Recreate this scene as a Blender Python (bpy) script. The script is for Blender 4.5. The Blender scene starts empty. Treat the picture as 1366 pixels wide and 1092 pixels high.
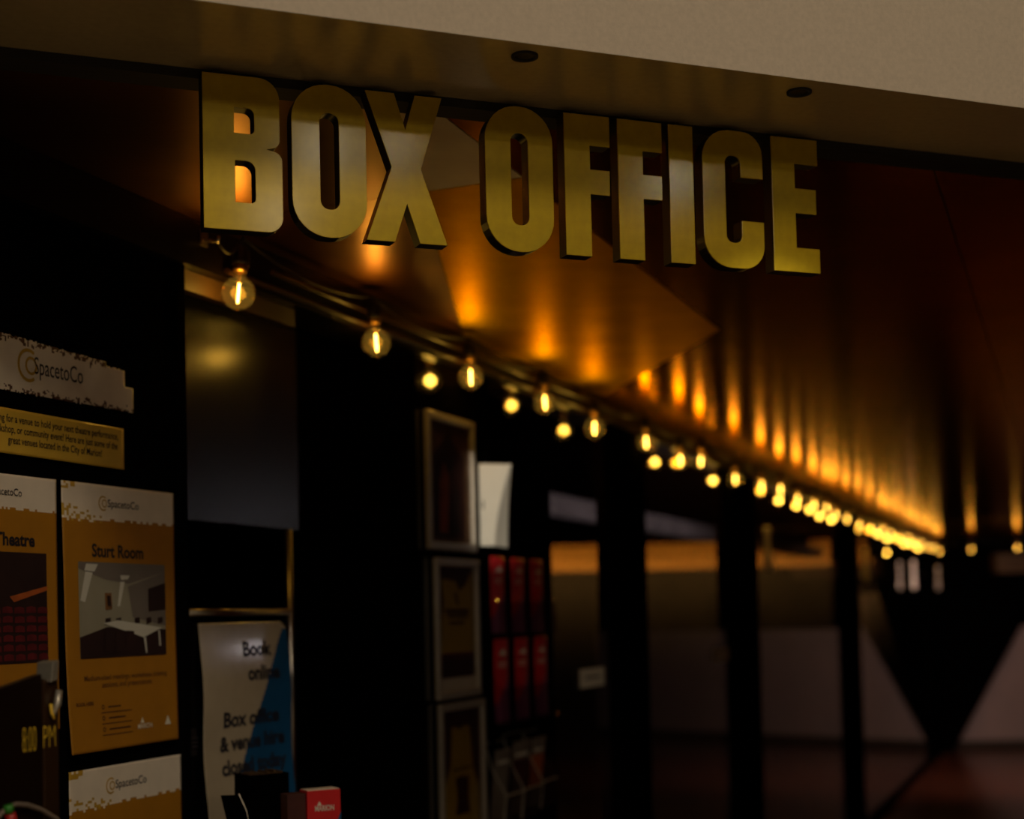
import bpy, bmesh, math, random
from mathutils import Vector, Matrix, noise as mnoise

# ------------------------------------------------------------------ camera, world, lights, exposure
SC = bpy.context.scene
COL = SC.collection
F = 2000.0                      # focal length in pixels of the 1366 px wide frame
CU, CV = 683.0, 742.0           # principal point (the photo is a crop of a taller frame)
PITCH = math.atan(80 / F)
ROLL = math.atan(0.0225)
CAM = Vector((0, 0, 1.65))
fw = Vector((0, math.cos(PITCH), math.sin(PITCH)))
up0 = Vector((0, -math.sin(PITCH), math.cos(PITCH)))
rt0 = Vector((1, 0, 0))
rt = rt0 * math.cos(ROLL) - up0 * math.sin(ROLL)
upv = up0 * math.cos(ROLL) + rt0 * math.sin(ROLL)

cd = bpy.data.cameras.new('camera')
cam = bpy.data.objects.new('camera', cd)
COL.objects.link(cam)
M = Matrix((rt, upv, -fw)).transposed().to_4x4()
M.translation = CAM
cam.matrix_world = M
cd.sensor_fit = 'HORIZONTAL'
cd.sensor_width = 36.0
cd.lens = F * 36.0 / 1366.0
cd.shift_x = 0.0
cd.shift_y = (CV - 546.0) / 1366.0
cd.clip_start = 0.05
cd.clip_end = 200
cd.dof.use_dof = True
cd.dof.focus_distance = 2.22
cd.dof.aperture_fstop = 2.6
SC.camera = cam

SC.view_settings.view_transform = 'Standard'
SC.view_settings.look = 'None'
SC.view_settings.exposure = 0.0
SC.view_settings.gamma = 1.0
SC.view_settings.use_curve_mapping = False
SC.cycles.use_denoising = True
SC.cycles.max_bounces = 8
SC.cycles.transparent_max_bounces = 16
SC.cycles.caustics_reflective = True
SC.cycles.sample_clamp_indirect = 6.0

world = bpy.data.worlds.new('world')
SC.world = world
world.use_nodes = True
world.node_tree.nodes['Background'].inputs[0].default_value = (0.02, 0.012, 0.01, 1)
world.node_tree.nodes['Background'].inputs[1].default_value = 0.02


def look_light(name, kind, loc, target, energy, color, size=0.1, size_y=None, spot=None, blend=0.3):
    l = bpy.data.lights.new(name, kind)
    o = bpy.data.objects.new(name, l)
    COL.objects.link(o)
    o.location = loc
    d = Vector(target) - Vector(loc)
    o.rotation_euler = d.to_track_quat('-Z', 'Y').to_euler()
    l.energy = energy
    l.color = color
    if kind == 'AREA':
        l.size = size
        if size_y:
            l.shape = 'RECTANGLE'
            l.size_y = size_y
    else:
        l.shadow_soft_size = size
    if kind == 'SPOT':
        l.spot_size = spot
        l.spot_blend = blend
    return o


# mall lighting behind the camera: a row of distant lamp heads that throw the fascia's shadow on the letters, one soft luminaire
for lx, ly, lz, le in ((6.0, -6.3, 5.66, 11), (5.75, -6.6, 5.1, 9), (6.5, -5.95, 5.67, 6), (8.35, -4.45, 5.4, 9)):
    look_light('mall_lamp', 'AREA', (lx, ly, lz), (0.0, 2.3, 2.3), le, (1.0, 0.84, 0.55), 0.32)
look_light('mall_luminaire', 'AREA', (1.8, -8.2, 5.0), (-0.4, 2.4, 1.9), 36, (1.0, 0.84, 0.64), 1.2, 0.6)
look_light('floor_bounce_fill', 'AREA', (1.5, -1.5, 5.0), (1.2, -0.3, 0.0), 66, (1.0, 0.84, 0.60), 1.0)  # added lamp, lights the unseen floor so it bounces onto the soffit
# narrow spot added across the corridor for the pale reflection in the header panel
look_light('header_fill_spot', 'SPOT', (6.2, 8.6, 2.75), (-0.6, 3.2, 2.0), 75, (1.0, 0.92, 0.96), 0.4, spot=0.16)
# added area lamp without a fixture, brightens the pale end wall
look_light('end_wall_fill', 'AREA', (4.6, 13.0, 2.2), (5.6, 17.4, 0.6), 32, (1.0, 0.72, 0.62), 0.8)

# ------------------------------------------------------------------ geometry of the place
def ray(u, v):
    d = rt * ((u - CU) / F) + upv * (-(v - CV) / F) + fw
    return d                     # unit depth along the optical axis


def at_depth(u, v, z):
    return CAM + ray(u, v) * z


def on_plane(u, v, p0, n):
    d = ray(u, v)
    t = (p0 - CAM).dot(n) / d.dot(n)
    return CAM + d * t


def flat(d):
    w = Vector((d.x, d.y, 0))
    return w.normalized()


W = flat(ray(1450, 804.7))        # direction of the shopfront
S = flat(ray(5700, 709))          # direction of the fascia and sign
B1 = at_depth(318, 392, 2.95)     # first festoon bulb


def frame(origin, xd):
    yd = Vector((-xd.y, xd.x, 0))  # away from the viewer
    m = Matrix((xd, yd, Vector((0, 0, 1)))).transposed().to_4x4()
    m.translation = origin
    return m


Wy = Vector((-W.y, W.x, 0))
Sy = Vector((-S.y, S.x, 0))
wall_o = Vector((B1.x, B1.y, 0)) + Wy * 0.06
WF = frame(wall_o, W)             # wall frame: x along, y into the wall, z up; y = 0 is the wall face
WFI = WF.inverted()
sg = at_depth(268, 95, 2.10) + Vector((-S.y, S.x, 0)) * 0.026     # back plane of the letters
SF = frame(Vector((sg.x, sg.y, 0)), S)
SFI = SF.inverted()


def wl(u, v, y=0.0):
    p = on_plane(u, v, wall_o + Wy * y, Wy)
    q = WFI @ p
    return q.x, q.z


def ws(u, v=800, y=0.0):
    return wl(u, v, y)[0]


def sl(u, v):
    p = on_plane(u, v, Vector((sg.x, sg.y, 0)) - Sy * 0.026, Sy)
    q = SFI @ p
    return q.x, q.z


CEIL = CAM.z + 0.777


def cl(u, v, z=CEIL):
    d = ray(u, v)
    t = (z - CAM.z) / d.z
    p = CAM + d * t
    return Vector((p.x, p.y))


# ------------------------------------------------------------------ materials
def mat(name, color, rough=0.5, metal=0.0, var=0.08, scale=40.0, bump=0.0, bscale=200.0, coat=0.0, spec=0.5, aniso=0.0, stretch=(1, 1, 1)):
    m = bpy.data.materials.new(name)
    m.use_nodes = True
    nt = m.node_tree
    b = nt.nodes['Principled BSDF']
    b.inputs['Roughness'].default_value = rough
    b.inputs['Metallic'].default_value = metal
    b.inputs['Specular IOR Level'].default_value = spec
    b.inputs['Coat Weight'].default_value = coat
    b.inputs['Coat Roughness'].default_value = 0.08
    b.inputs['Anisotropic'].default_value = aniso
    tc = nt.nodes.new('ShaderNodeTexCoord')
    mp = nt.nodes.new('ShaderNodeMapping')
    mp.inputs['Scale'].default_value = stretch
    nt.links.new(tc.outputs['Object'], mp.inputs['Vector'])
    n = nt.nodes.new('ShaderNodeTexNoise')
    n.inputs['Scale'].default_value = scale
    n.inputs['Detail'].default_value = 4
    nt.links.new(mp.outputs['Vector'], n.inputs['Vector'])
    r = nt.nodes.new('ShaderNodeValToRGB')
    lo = [max(0, c * (1 - var)) for c in color]
    hi = [min(1, c * (1 + var)) for c in color]
    r.color_ramp.elements[0].position = 0.3
    r.color_ramp.elements[1].position = 0.7
    r.color_ramp.elements[0].color = (*lo, 1)
    r.color_ramp.elements[1].color = (*hi, 1)
    nt.links.new(n.outputs['Fac'], r.inputs['Fac'])
    nt.links.new(r.outputs['Color'], b.inputs['Base Color'])
    if bump > 0:
        n2 = nt.nodes.new('ShaderNodeTexNoise')
        n2.inputs['Scale'].default_value = bscale
        n2.inputs['Detail'].default_value = 3
        nt.links.new(mp.outputs['Vector'], n2.inputs['Vector'])
        bp = nt.nodes.new('ShaderNodeBump')
        bp.inputs['Strength'].default_value = bump
        bp.inputs['Distance'].default_value = 0.002
        nt.links.new(n2.outputs['Fac'], bp.inputs['Height'])
        nt.links.new(bp.outputs['Normal'], b.inputs['Normal'])
    return m


def glass_mat(name, tint, gloss=0.02, ior=1.5, gcol=(1, 1, 1), haze=0.0):
    m = bpy.data.materials.new(name)
    m.use_nodes = True
    nt = m.node_tree
    nt.nodes.remove(nt.nodes['Principled BSDF'])
    out = nt.nodes['Material Output']
    t = nt.nodes.new('ShaderNodeBsdfTransparent')
    t.inputs['Color'].default_value = (*tint, 1)
    g = nt.nodes.new('ShaderNodeBsdfGlossy')
    g.inputs['Roughness'].default_value = gloss
    g.inputs['Color'].default_value = (*gcol, 1)
    fr = nt.nodes.new('ShaderNodeFresnel')
    fr.inputs['IOR'].default_value = ior
    geo = nt.nodes.new('ShaderNodeNewGeometry')      # thin sheet: the same reflectance seen from either side
    mi = nt.nodes.new('ShaderNodeMix')
    mi.inputs[2].default_value = ior
    mi.inputs[3].default_value = 1.0 / ior
    nt.links.new(geo.outputs['Backfacing'], mi.inputs[0])
    nt.links.new(mi.outputs[0], fr.inputs['IOR'])
    mx = nt.nodes.new('ShaderNodeMixShader')
    nt.links.new(fr.outputs['Fac'], mx.inputs['Fac'])
    if haze > 0:
        df = nt.nodes.new('ShaderNodeBsdfTranslucent')
        df.inputs['Color'].default_value = (*tint, 1)
        m2 = nt.nodes.new('ShaderNodeMixShader')
        m2.inputs['Fac'].default_value = haze
        nt.links.new(t.outputs['BSDF'], m2.inputs[1])
        nt.links.new(df.outputs['BSDF'], m2.inputs[2])
        nt.links.new(m2.outputs['Shader'], mx.inputs[1])
    else:
        nt.links.new(t.outputs['BSDF'], mx.inputs[1])
    nt.links.new(g.outputs['BSDF'], mx.inputs[2])
    nt.links.new(mx.outputs['Shader'], out.inputs['Surface'])
    return m


def emit_mat(name, color, strength):
    m = bpy.data.materials.new(name)
    m.use_nodes = True
    nt = m.node_tree
    nt.nodes.remove(nt.nodes['Principled BSDF'])
    e = nt.nodes.new('ShaderNodeEmission')
    e.inputs['Color'].default_value = (*color, 1)
    e.inputs['Strength'].default_value = strength
    nt.links.new(e.outputs['Emission'], nt.nodes['Material Output'].inputs['Surface'])
    return m


m_fascia = mat('cream_plaster', (0.68, 0.56, 0.45), 0.85, var=0.05, scale=150, bump=0.15, bscale=500)
m_soffit = mat('satin_soffit', (0.80, 0.60, 0.28), 0.24, 0.45, var=0.06, scale=90, bump=0.06, bscale=500)
m_cop_glow_tan = mat('copper_glow_tan', (0.97, 0.74, 0.40), 0.42, 0.2, var=0.12, scale=9, bump=0.05, bscale=30)  # bright tan base holds the ceiling glow near the letters
m_cop_glow_gold = mat('copper_glow_gold', (0.97, 0.56, 0.03), 0.42, 1.0, var=0.15, scale=7, bump=0.05, bscale=25)  # brighter golden copper, part of the bulb glow is in the colour
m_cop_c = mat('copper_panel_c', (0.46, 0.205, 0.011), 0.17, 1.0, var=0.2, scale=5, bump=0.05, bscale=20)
for _m, _t in ((m_cop_glow_tan, (0.90, 0.66, 0.34, 1)), (m_cop_glow_gold, (0.98, 0.60, 0.06, 1)), (m_cop_c, (0.78, 0.42, 0.03, 1))):
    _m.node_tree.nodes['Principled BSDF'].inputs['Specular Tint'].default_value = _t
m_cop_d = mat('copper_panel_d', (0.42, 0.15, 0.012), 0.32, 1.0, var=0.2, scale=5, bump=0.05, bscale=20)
m_seam = mat('seam_black', (0.012, 0.008, 0.006), 0.7)
m_black = mat('black_paint', (0.0025, 0.002, 0.002), 0.7, var=0.3, scale=20, spec=0.0)
m_satin = mat('satin_black', (0.005, 0.003, 0.002), 0.3, var=0.3, scale=12, spec=0.3)
m_column = mat('column_black', (0.0012, 0.001, 0.001), 0.7, var=0.2, spec=0.0)
m_glossblack = mat('gloss_black', (0.0015, 0.001, 0.001), 0.07, var=0.2, spec=0.45)
m_header = mat('dark_laminate', (0.018, 0.010, 0.007), 0.25, var=0.3, scale=6, bump=0.12, bscale=60, stretch=(1, 1, 0.2))
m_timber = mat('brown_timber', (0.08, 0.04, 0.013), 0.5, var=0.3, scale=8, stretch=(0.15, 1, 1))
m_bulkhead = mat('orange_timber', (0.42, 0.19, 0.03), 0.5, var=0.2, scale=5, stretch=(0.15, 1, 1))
m_endwall = mat('pale_wall', (0.42, 0.33, 0.31), 0.8, var=0.06, scale=3)
m_inner = mat('dark_inner_wall', (0.05, 0.036, 0.024), 0.8, var=0.2, scale=2)
m_greyband = mat('grey_reflection_band', (0.42, 0.38, 0.42), 0.7, var=0.25, scale=6)
m_floor = mat('red_brown_floor', (0.11, 0.032, 0.018), 0.22, var=0.25, scale=3, bump=0.05, bscale=15)
m_bounce_floor = mat('pale_bounce_floor', (0.55, 0.47, 0.36), 0.4, var=0.06, scale=3)
m_gold = mat('gold_face', (0.50, 0.335, 0.005), 0.45, 0.3, var=0.08, scale=60, bump=0.10, bscale=900, coat=0.28, spec=0.3)
m_gold.node_tree.nodes['Principled BSDF'].inputs['Coat Roughness'].default_value = 0.11
m_return = mat('letter_return', (0.010, 0.007, 0.005), 0.35)
m_chrome = mat('brushed_steel', (0.55, 0.50, 0.45), 0.28, 1.0, var=0.08, scale=80, stretch=(1, 1, 0.1))
m_silver = mat('silver_aluminium', (0.52, 0.46, 0.38), 0.40, 0.7, var=0.08, scale=60)
m_paper = mat('white_paper', (0.82, 0.70, 0.58), 0.5, var=0.04, scale=30, coat=0.15)
m_card = mat('white_card', (0.86, 0.82, 0.72), 0.7, var=0.03, scale=20)
m_yellow = mat('yellow_print', (0.42, 0.175, 0.007), 0.5, var=0.06, scale=20, coat=0.15)
m_plaque = mat('yellow_laminate', (0.72, 0.44, 0.05), 0.35, var=0.08, scale=20, coat=0.4)
m_gold_ink = mat('gold_ink', (0.52, 0.30, 0.03), 0.5)
m_ink = mat('dark_ink', (0.012, 0.010, 0.018), 0.55)
m_soft_ink = mat('brown_ink', (0.10, 0.035, 0.012), 0.55)
m_white_ink = mat('white_ink', (0.75, 0.70, 0.60), 0.5)
m_laminate = mat('laminated_white', (0.52, 0.42, 0.30), 0.22, var=0.04, scale=30, coat=0.8, bump=0.08, bscale=40)
m_blue = mat('laminated_blue', (0.010, 0.085, 0.22), 0.22, var=0.06, scale=30, coat=0.8, bump=0.08, bscale=40)
m_red = mat('red_print', (0.62, 0.014, 0.018), 0.4, var=0.1, scale=20, coat=0.2)
m_maroon = mat('maroon_print', (0.055, 0.008, 0.006), 0.5, var=0.2, scale=20)
m_purple = mat('purple_print', (0.24, 0.05, 0.17), 0.4, var=0.1, scale=20)
m_olive = mat('mustard_print', (0.48, 0.30, 0.03), 0.5, var=0.1, scale=20)
m_beige = mat('photo_beige', (0.30, 0.27, 0.20), 0.5, var=0.1, scale=10)
m_greyp = mat('photo_grey', (0.17, 0.14, 0.12), 0.5, var=0.1, scale=10)
m_dkp = mat('photo_dark', (0.025, 0.010, 0.008), 0.5, var=0.2, scale=30)
m_redseat = mat('photo_red_seats', (0.11, 0.010, 0.012), 0.5, var=0.3, scale=60)
m_whitep = mat('photo_white', (0.60, 0.57, 0.50), 0.5, var=0.04, scale=10)
m_orangep = mat('photo_orange', (0.45, 0.10, 0.02), 0.5, var=0.3, scale=30)
m_brownp = mat('photo_brown', (0.19, 0.085, 0.03), 0.5, var=0.4, scale=25)
m_acrylic = glass_mat('clear_acrylic', (0.90, 0.89, 0.88), 0.06, 1.45)
m_pane = glass_mat('window_glass', (0.62, 0.58, 0.52), 0.015, 1.20)
m_globe = glass_mat('amber_bulb_glass', (1.0, 0.80, 0.45), 0.05, 1.35, (1.0, 0.75, 0.4), 0.016)
m_fil = emit_mat('filament_glow', (1.0, 0.62, 0.15), 29.0)
m_socket = mat('black_socket', (0.015, 0.010, 0.008), 0.4)
m_brass = mat('brass_cap', (0.5, 0.27, 0.08), 0.35, 1.0)
m_cable = mat('black_cable', (0.012, 0.009, 0.008), 0.5)
m_lens = mat('downlight_dark', (0.01, 0.008, 0.006), 0.25)
m_grey = mat('grey_cable', (0.20, 0.15, 0.12), 0.5)
m_green = mat('green_plastic', (0.03, 0.22, 0.02), 0.4)
m_redpl = mat('red_plastic', (0.45, 0.02, 0.02), 0.4)
m_boardp = mat('event_board', (0.010, 0.004, 0.002), 0.35, var=0.2, scale=10, spec=0.2)
m_boardr = mat('event_board_edge', (0.030, 0.013, 0.005), 0.35, var=0.2, scale=10, spec=0.3)
m_goldtext = mat('gold_lettering', (0.95, 0.60, 0.05), 0.45)
m_pale = mat('pale_enamel', (0.92, 0.80, 0.68), 0.4)

# ------------------------------------------------------------------ builders
class MB:
    """collects shapes and links them as one mesh object"""
    def __init__(self):
        self.v, self.f, self.m = [], [], []

    def add(self, vs, fs, mi=0):
        o = len(self.v)
        self.v += [tuple(p) for p in vs]
        for q in fs:
            self.f.append([o + i for i in q])
            self.m.append(mi)
        return self

    def box(self, x0, x1, y0, y1, z0, z1, mi=0):
        vs = [(x, y, z) for x in (x0, x1) for y in (y0, y1) for z in (z0, z1)]
        fs = [(0, 1, 3, 2), (4, 6, 7, 5), (0, 4, 5, 1), (2, 3, 7, 6), (0, 2, 6, 4), (1, 5, 7, 3)]
        return self.add(vs, fs, mi)

    def prism(self, poly, a, b, axis='y', mi=0):
        def pt(p, t):
            if axis == 'y':
                return (p[0], t, p[1])
            if axis == 'z':
                return (p[0], p[1], t)
            return (t, p[0], p[1])
        n = len(poly)
        vs = [pt(p, a) for p in poly] + [pt(p, b) for p in poly]
        fs = [list(range(n)), list(range(2 * n - 1, n - 1, -1))]
        fs += [(i, n + i, n + (i + 1) % n, (i + 1) % n) for i in range(n)]
        return self.add(vs, fs, mi)

    def tube(self, pts, r, n=10, mi=0):
        pts = [Vector(p) for p in pts]
        rs = r if isinstance(r, (list, tuple)) else [r] * len(pts)
        vs, fs = [], []
        ref = None
        for i, p in enumerate(pts):
            d = (pts[min(i + 1, len(pts) - 1)] - pts[max(i - 1, 0)]).normalized()
            if ref is None:
                ref = Vector((0, 0, 1)) if abs(d.z) < 0.9 else Vector((1, 0, 0))
            a = d.cross(ref).normalized()
            b = a.cross(d).normalized()
            ref = b
            for k in range(n):
                t = 2 * math.pi * k / n
                vs.append(p + (a * math.cos(t) + b * math.sin(t)) * rs[i])
        for i in range(len(pts) - 1):
            for k in range(n):
                k2 = (k + 1) % n
                fs.append((i * n + k, i * n + k2, (i + 1) * n + k2, (i + 1) * n + k))
        fs.append(list(range(n))[::-1])
        fs.append([(len(pts) - 1) * n + k for k in range(n)])
        return self.add(vs, fs, mi)

    def lathe(self, prof, c=(0, 0, 0), n=20, mi=0, axis='z'):
        vs, fs = [], []
        for r, z in prof:
            for k in range(n):
                t = 2 * math.pi * k / n
                x, y = max(r, 1e-5) * math.cos(t), max(r, 1e-5) * math.sin(t)
                p = (x, y, z) if axis == 'z' else (x, z, y)
                vs.append((p[0] + c[0], p[1] + c[1], p[2] + c[2]))
        for i in range(len(prof) - 1):
            for k in range(n):
                k2 = (k + 1) % n
                fs.append((i * n + k, i * n + k2, (i + 1) * n + k2, (i + 1) * n + k))
        return self.add(vs, fs, mi)

    def build(self, name, mats, parent=None, mw=None, smooth=False, bevel=0.0, solid=0.0):
        me = bpy.data.meshes.new(name)
        me.from_pydata(self.v, [], self.f)
        if not isinstance(mats, (list, tuple)):
            mats = [mats]
        for x in mats:
            me.materials.append(x)
        for p, mi in zip(me.polygons, self.m):
            p.material_index = mi
            p.use_smooth = smooth
        bm = bmesh.new()
        bm.from_mesh(me)
        if solid == 0.0:
            bmesh.ops.recalc_face_normals(bm, faces=bm.faces)
        bm.to_mesh(me)
        bm.free()
        o = bpy.data.objects.new(name, me)
        COL.objects.link(o)
        if parent:
            o.parent = parent
        if mw is not None:
            o.matrix_world = mw
        if bevel:
            md = o.modifiers.new('bevel', 'BEVEL')
            md.width = bevel
            md.segments = 2
            md.limit_method = 'ANGLE'
        if solid:
            md = o.modifiers.new('solid', 'SOLIDIFY')
            md.thickness = solid
            md.offset = 1.0
        return o


def tag(o, label=None, cat=None, group=None, kind=None):
    if label:
        o['label'] = label
    if cat:
        o['category'] = cat
    if group:
        o['group'] = group
    if kind:
        o['kind'] = kind
    return o


def thing(name, label, cat, mw, group=None):
    o = bpy.data.objects.new(name, None)
    COL.objects.link(o)
    o.empty_display_size = 0.05
    o.matrix_world = mw
    return tag(o, label, cat, group)


def struct(name, mb, mats, mw=None, label=None, cat=None, **k):
    o = mb.build(name, mats, None, mw, **k)
    return tag(o, label or name.replace('_', ' '), cat, None, 'structure')


def T(x, y, z):
    return Matrix.Translation((x, y, z))


def text_geo(body, size=1.0, align='CENTER', bold=0.0, sx=1.0):
    c = bpy.data.curves.new('t', 'FONT')
    c.body = body
    c.size = size
    c.align_x = align
    c.offset = bold
    c.resolution_u = 3
    o = bpy.data.objects.new('t', c)
    COL.objects.link(o)
    dg = bpy.context.evaluated_depsgraph_get()
    dg.update()
    me = o.evaluated_get(dg).to_mesh()
    vs = [(v.co.x * sx, v.co.y) for v in me.vertices]
    fs = [list(p.vertices) for p in me.polygons]
    o.evaluated_get(dg).to_mesh_clear()
    bpy.data.objects.remove(o)
    bpy.data.curves.remove(c)
    return vs, fs


class Art:
    """flat print on a sheet: polygons and text in sheet coordinates, laid onto the sheet's own bend"""
    def __init__(self, bend=None, off=0.0009):
        self.mb = MB()
        self.bend = bend or (lambda x, z: 0.0)
        self.off = off

    def put(self, pts, fs, mi=0, lift=0):
        self.mb.add([(x, self.bend(x, z) - self.off - lift, z) for x, z in pts], fs, mi)

    def rect(self, x0, x1, z0, z1, mi=0, lift=0.0, n=6):
        nx, nz = n, n
        pts = [(x0 + (x1 - x0) * i / nx, z0 + (z1 - z0) * j / nz) for j in range(nz + 1) for i in range(nx + 1)]
        fs = [(j * (nx + 1) + i, j * (nx + 1) + i + 1, (j + 1) * (nx + 1) + i + 1, (j + 1) * (nx + 1) + i) for j in range(nz) for i in range(nx)]
        self.put(pts, fs, mi, lift)
        return self

    def poly(self, pts, mi=0, lift=0.0):
        bm = bmesh.new()
        bm.faces.new([bm.verts.new((x, z, 0)) for x, z in pts])
        bmesh.ops.triangulate(bm, faces=bm.faces)
        bmesh.ops.subdivide_edges(bm, edges=bm.edges, cuts=2, use_grid_fill=True)
        bm.verts.index_update()
        self.put([(v.co.x, v.co.y) for v in bm.verts], [[v.index for v in f.verts] for f in bm.faces], mi, lift)
        bm.free()
        return self

    def text(self, body, x, z, size, align='CENTER', bold=0.0, sx=1.0, mi=0, lift=0.0):
        vs, fs = text_geo(body, size, align, bold, sx)
        self.put([(x + a, z + b) for a, b in vs], fs, mi, lift)
        return self

    def fit(self, body, x0, x1, z, size, mi=0, bold=0.012, lift=0.0):
        vs, fs = text_geo(body, size, 'LEFT', bold * size, 1.0)
        a, b = min(v[0] for v in vs), max(v[0] for v in vs)
        k = (x1 - x0) / (b - a)
        self.put([(x0 + (p - a) * k, z + q) for p, q in vs], fs, mi, lift)
        return self

    def ring(self, x, z, r, t, a0=0, a1=360, mi=0, lift=0.0, n=28):
        pts, fs = [], []
        for i in range(n + 1):
            a = math.radians(a0 + (a1 - a0) * i / n)
            pts += [(x + (r - t / 2) * math.cos(a), z + (r - t / 2) * math.sin(a)), (x + (r + t / 2) * math.cos(a), z + (r + t / 2) * math.sin(a))]
        fs = [(2 * i, 2 * i + 1, 2 * i + 3, 2 * i + 2) for i in range(n)]
        self.put(pts, fs, mi, lift)
        return self

    def build(self, name, mats, parent):
        return self.mb.build(name, mats, parent, solid=1e-5)


def sheet(name, w, h, bend, region, mats, parent, nx=40, nz=56, thick=0.0006, outline=None):
    """sheet of paper in x 0..w, z 0..h; region(x,z) picks the printed colour; outline(x,z) cuts the torn edge"""
    mb = MB()
    vs = [(w * i / nx, bend(w * i / nx, h * j / nz), h * j / nz) for j in range(nz + 1) for i in range(nx + 1)]
    fs, ms = [], []
    for j in range(nz):
        for i in range(nx):
            x, z = w * (i + .5) / nx, h * (j + .5) / nz
            if outline and not outline(x, z):
                continue
            fs.append((j * (nx + 1) + i, j * (nx + 1) + i + 1, (j + 1) * (nx + 1) + i + 1, (j + 1) * (nx + 1) + i))
            ms.append(region(x, z) if region else 0)
    mb.v = vs
    mb.f = fs
    mb.m = ms
    return mb.build(name, mats, parent, smooth=True, solid=thick)


def rounded(pts, seg=8):
    """polygon from (x, z[, radius]) corners"""
    out = []
    n = len(pts)
    for i, p in enumerate(pts):
        r = p[2] if len(p) > 2 else 0
        P = Vector(p[:2])
        if r <= 0:
            out.append(P)
            continue
        A = (Vector(pts[i - 1][:2]) - P)
        B = (Vector(pts[(i + 1) % n][:2]) - P)
        a, b = A.normalized(), B.normalized()
        ang = a.angle(b)
        d = r / math.tan(ang / 2)
        d = min(d, A.length * 0.499 if True else d, B.length * 0.499)
        rr = d * math.tan(ang / 2)
        c = P + (a + b).normalized() * (rr / math.sin(ang / 2))
        s, e = P + a * d - c, P + b * d - c
        a0 = math.atan2(s.y, s.x)
        da = math.atan2(e.y, e.x) - a0
        while da > math.pi:
            da -= 2 * math.pi
        while da < -math.pi:
            da += 2 * math.pi
        for k in range(seg + 1):
            t = a0 + da * k / seg
            out.append(c + Vector((math.cos(t), math.sin(t))) * rr)
    return out


def extrude_shape(name, loops, y0, y1, m, parent, bevel=0.0):
    """filled 2-D outline with holes, extruded from y0 to y1"""
    c = bpy.data.curves.new('c', 'CURVE')
    c.dimensions = '2D'
    c.fill_mode = 'BOTH'
    c.extrude = abs(y1 - y0) / 2 - bevel
    c.bevel_depth = bevel
    c.bevel_resolution = 1
    c.offset = -bevel
    for lp in loops:
        sp = c.splines.new('POLY')
        sp.points.add(len(lp) - 1)
        for q, p in zip(sp.points, lp):
            q.co = (p[0], p[1], 0, 1)
        sp.use_cyclic_u = True
    o = bpy.data.objects.new('c', c)
    COL.objects.link(o)
    dg = bpy.context.evaluated_depsgraph_get()
    dg.update()
    me0 = o.evaluated_get(dg).to_mesh()
    yc = (y0 + y1) / 2
    mb = MB()
    mb.add([(v.co.x, yc - v.co.z, v.co.y) for v in me0.vertices], [list(p.vertices) for p in me0.polygons])
    o.evaluated_get(dg).to_mesh_clear()
    bpy.data.objects.remove(o)
    bpy.data.curves.remove(c)
    return mb.build(name, m, parent)


# ------------------------------------------------------------------ structure
# floor
struct('floor', MB().box(-14, 16, 1.6, 24, -0.1, 0.0), m_floor, None, 'dark red-brown floor of the foyer walk')
struct('floor_mall', MB().box(-14, 16, -12, 1.6, -0.1, 0.0), m_bounce_floor, None, 'pale tiled floor of the mall before the sign')  # pale colour chosen to throw light up onto the soffit

# soffit and fascia: an L of plaster over the sign
soff_z = CEIL + 0.008
front_y = -0.185
MBf = MB()
MBf.box(-3.5, 9.0, front_y - 0.0499, 0.02, soff_z, soff_z + 0.06, 1)
fa = struct('trim_1', MBf, [m_fascia, m_soffit], SF, 'shaded cream soffit over the gold letters', 'soffit')
MBf = MB().box(-3.5, 9.0, front_y - 0.052, front_y - 0.05, soff_z - 0.0005, soff_z + 1.2, 0)
struct('wall_front', MBf, m_fascia, SF, 'pale plaster fascia across the top', 'fascia')
struct('trim_2', MB().box(-3.5, 9.0, 0.0, 0.05, CEIL - 0.006, CEIL + 0.05), m_seam, SF, 'black gap strip behind the sign letters', 'trim')

# copper ceiling: panels with open seams under a black backing
def side(P, a, b):
    return (b - a).x * (P - a).y - (b - a).y * (P - a).x


def clip(poly, a, b, keep, gap):
    d = (b - a).normalized()
    n = Vector((-d.y, d.x)) * keep
    a2 = a + n * gap
    out = []
    for i, p in enumerate(poly):
        q = poly[(i + 1) % len(poly)]
        sp, sq = (p - a2).dot(n), (q - a2).dot(n)
        if sp >= 0:
            out.append(p)
        if sp * sq < 0:
            out.append(p + (q - p) * (sp / (sp - sq)))
    return out


L1a, L1b = cl(590, 153), cl(960, 440)
L2a, L2b = cl(495, 266), cl(640, 245)
L3a, L3b = cl(1237, 200), cl(1278, 328)
o2 = (SF @ Vector((-3.5, 0.05, 0))).to_2d(), (SF @ Vector((9, 0.05, 0))).to_2d()
wA = (WF @ Vector((-3.0, 0.02, 0))).to_2d()
wB = (WF @ Vector((ws(1255, 760) , 0.02, 0))).to_2d()
far_y = wB.y
base = [wA, wB, Vector((14, far_y)), o2[1] + Vector((2, 0)), o2[1], o2[0]]
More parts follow.
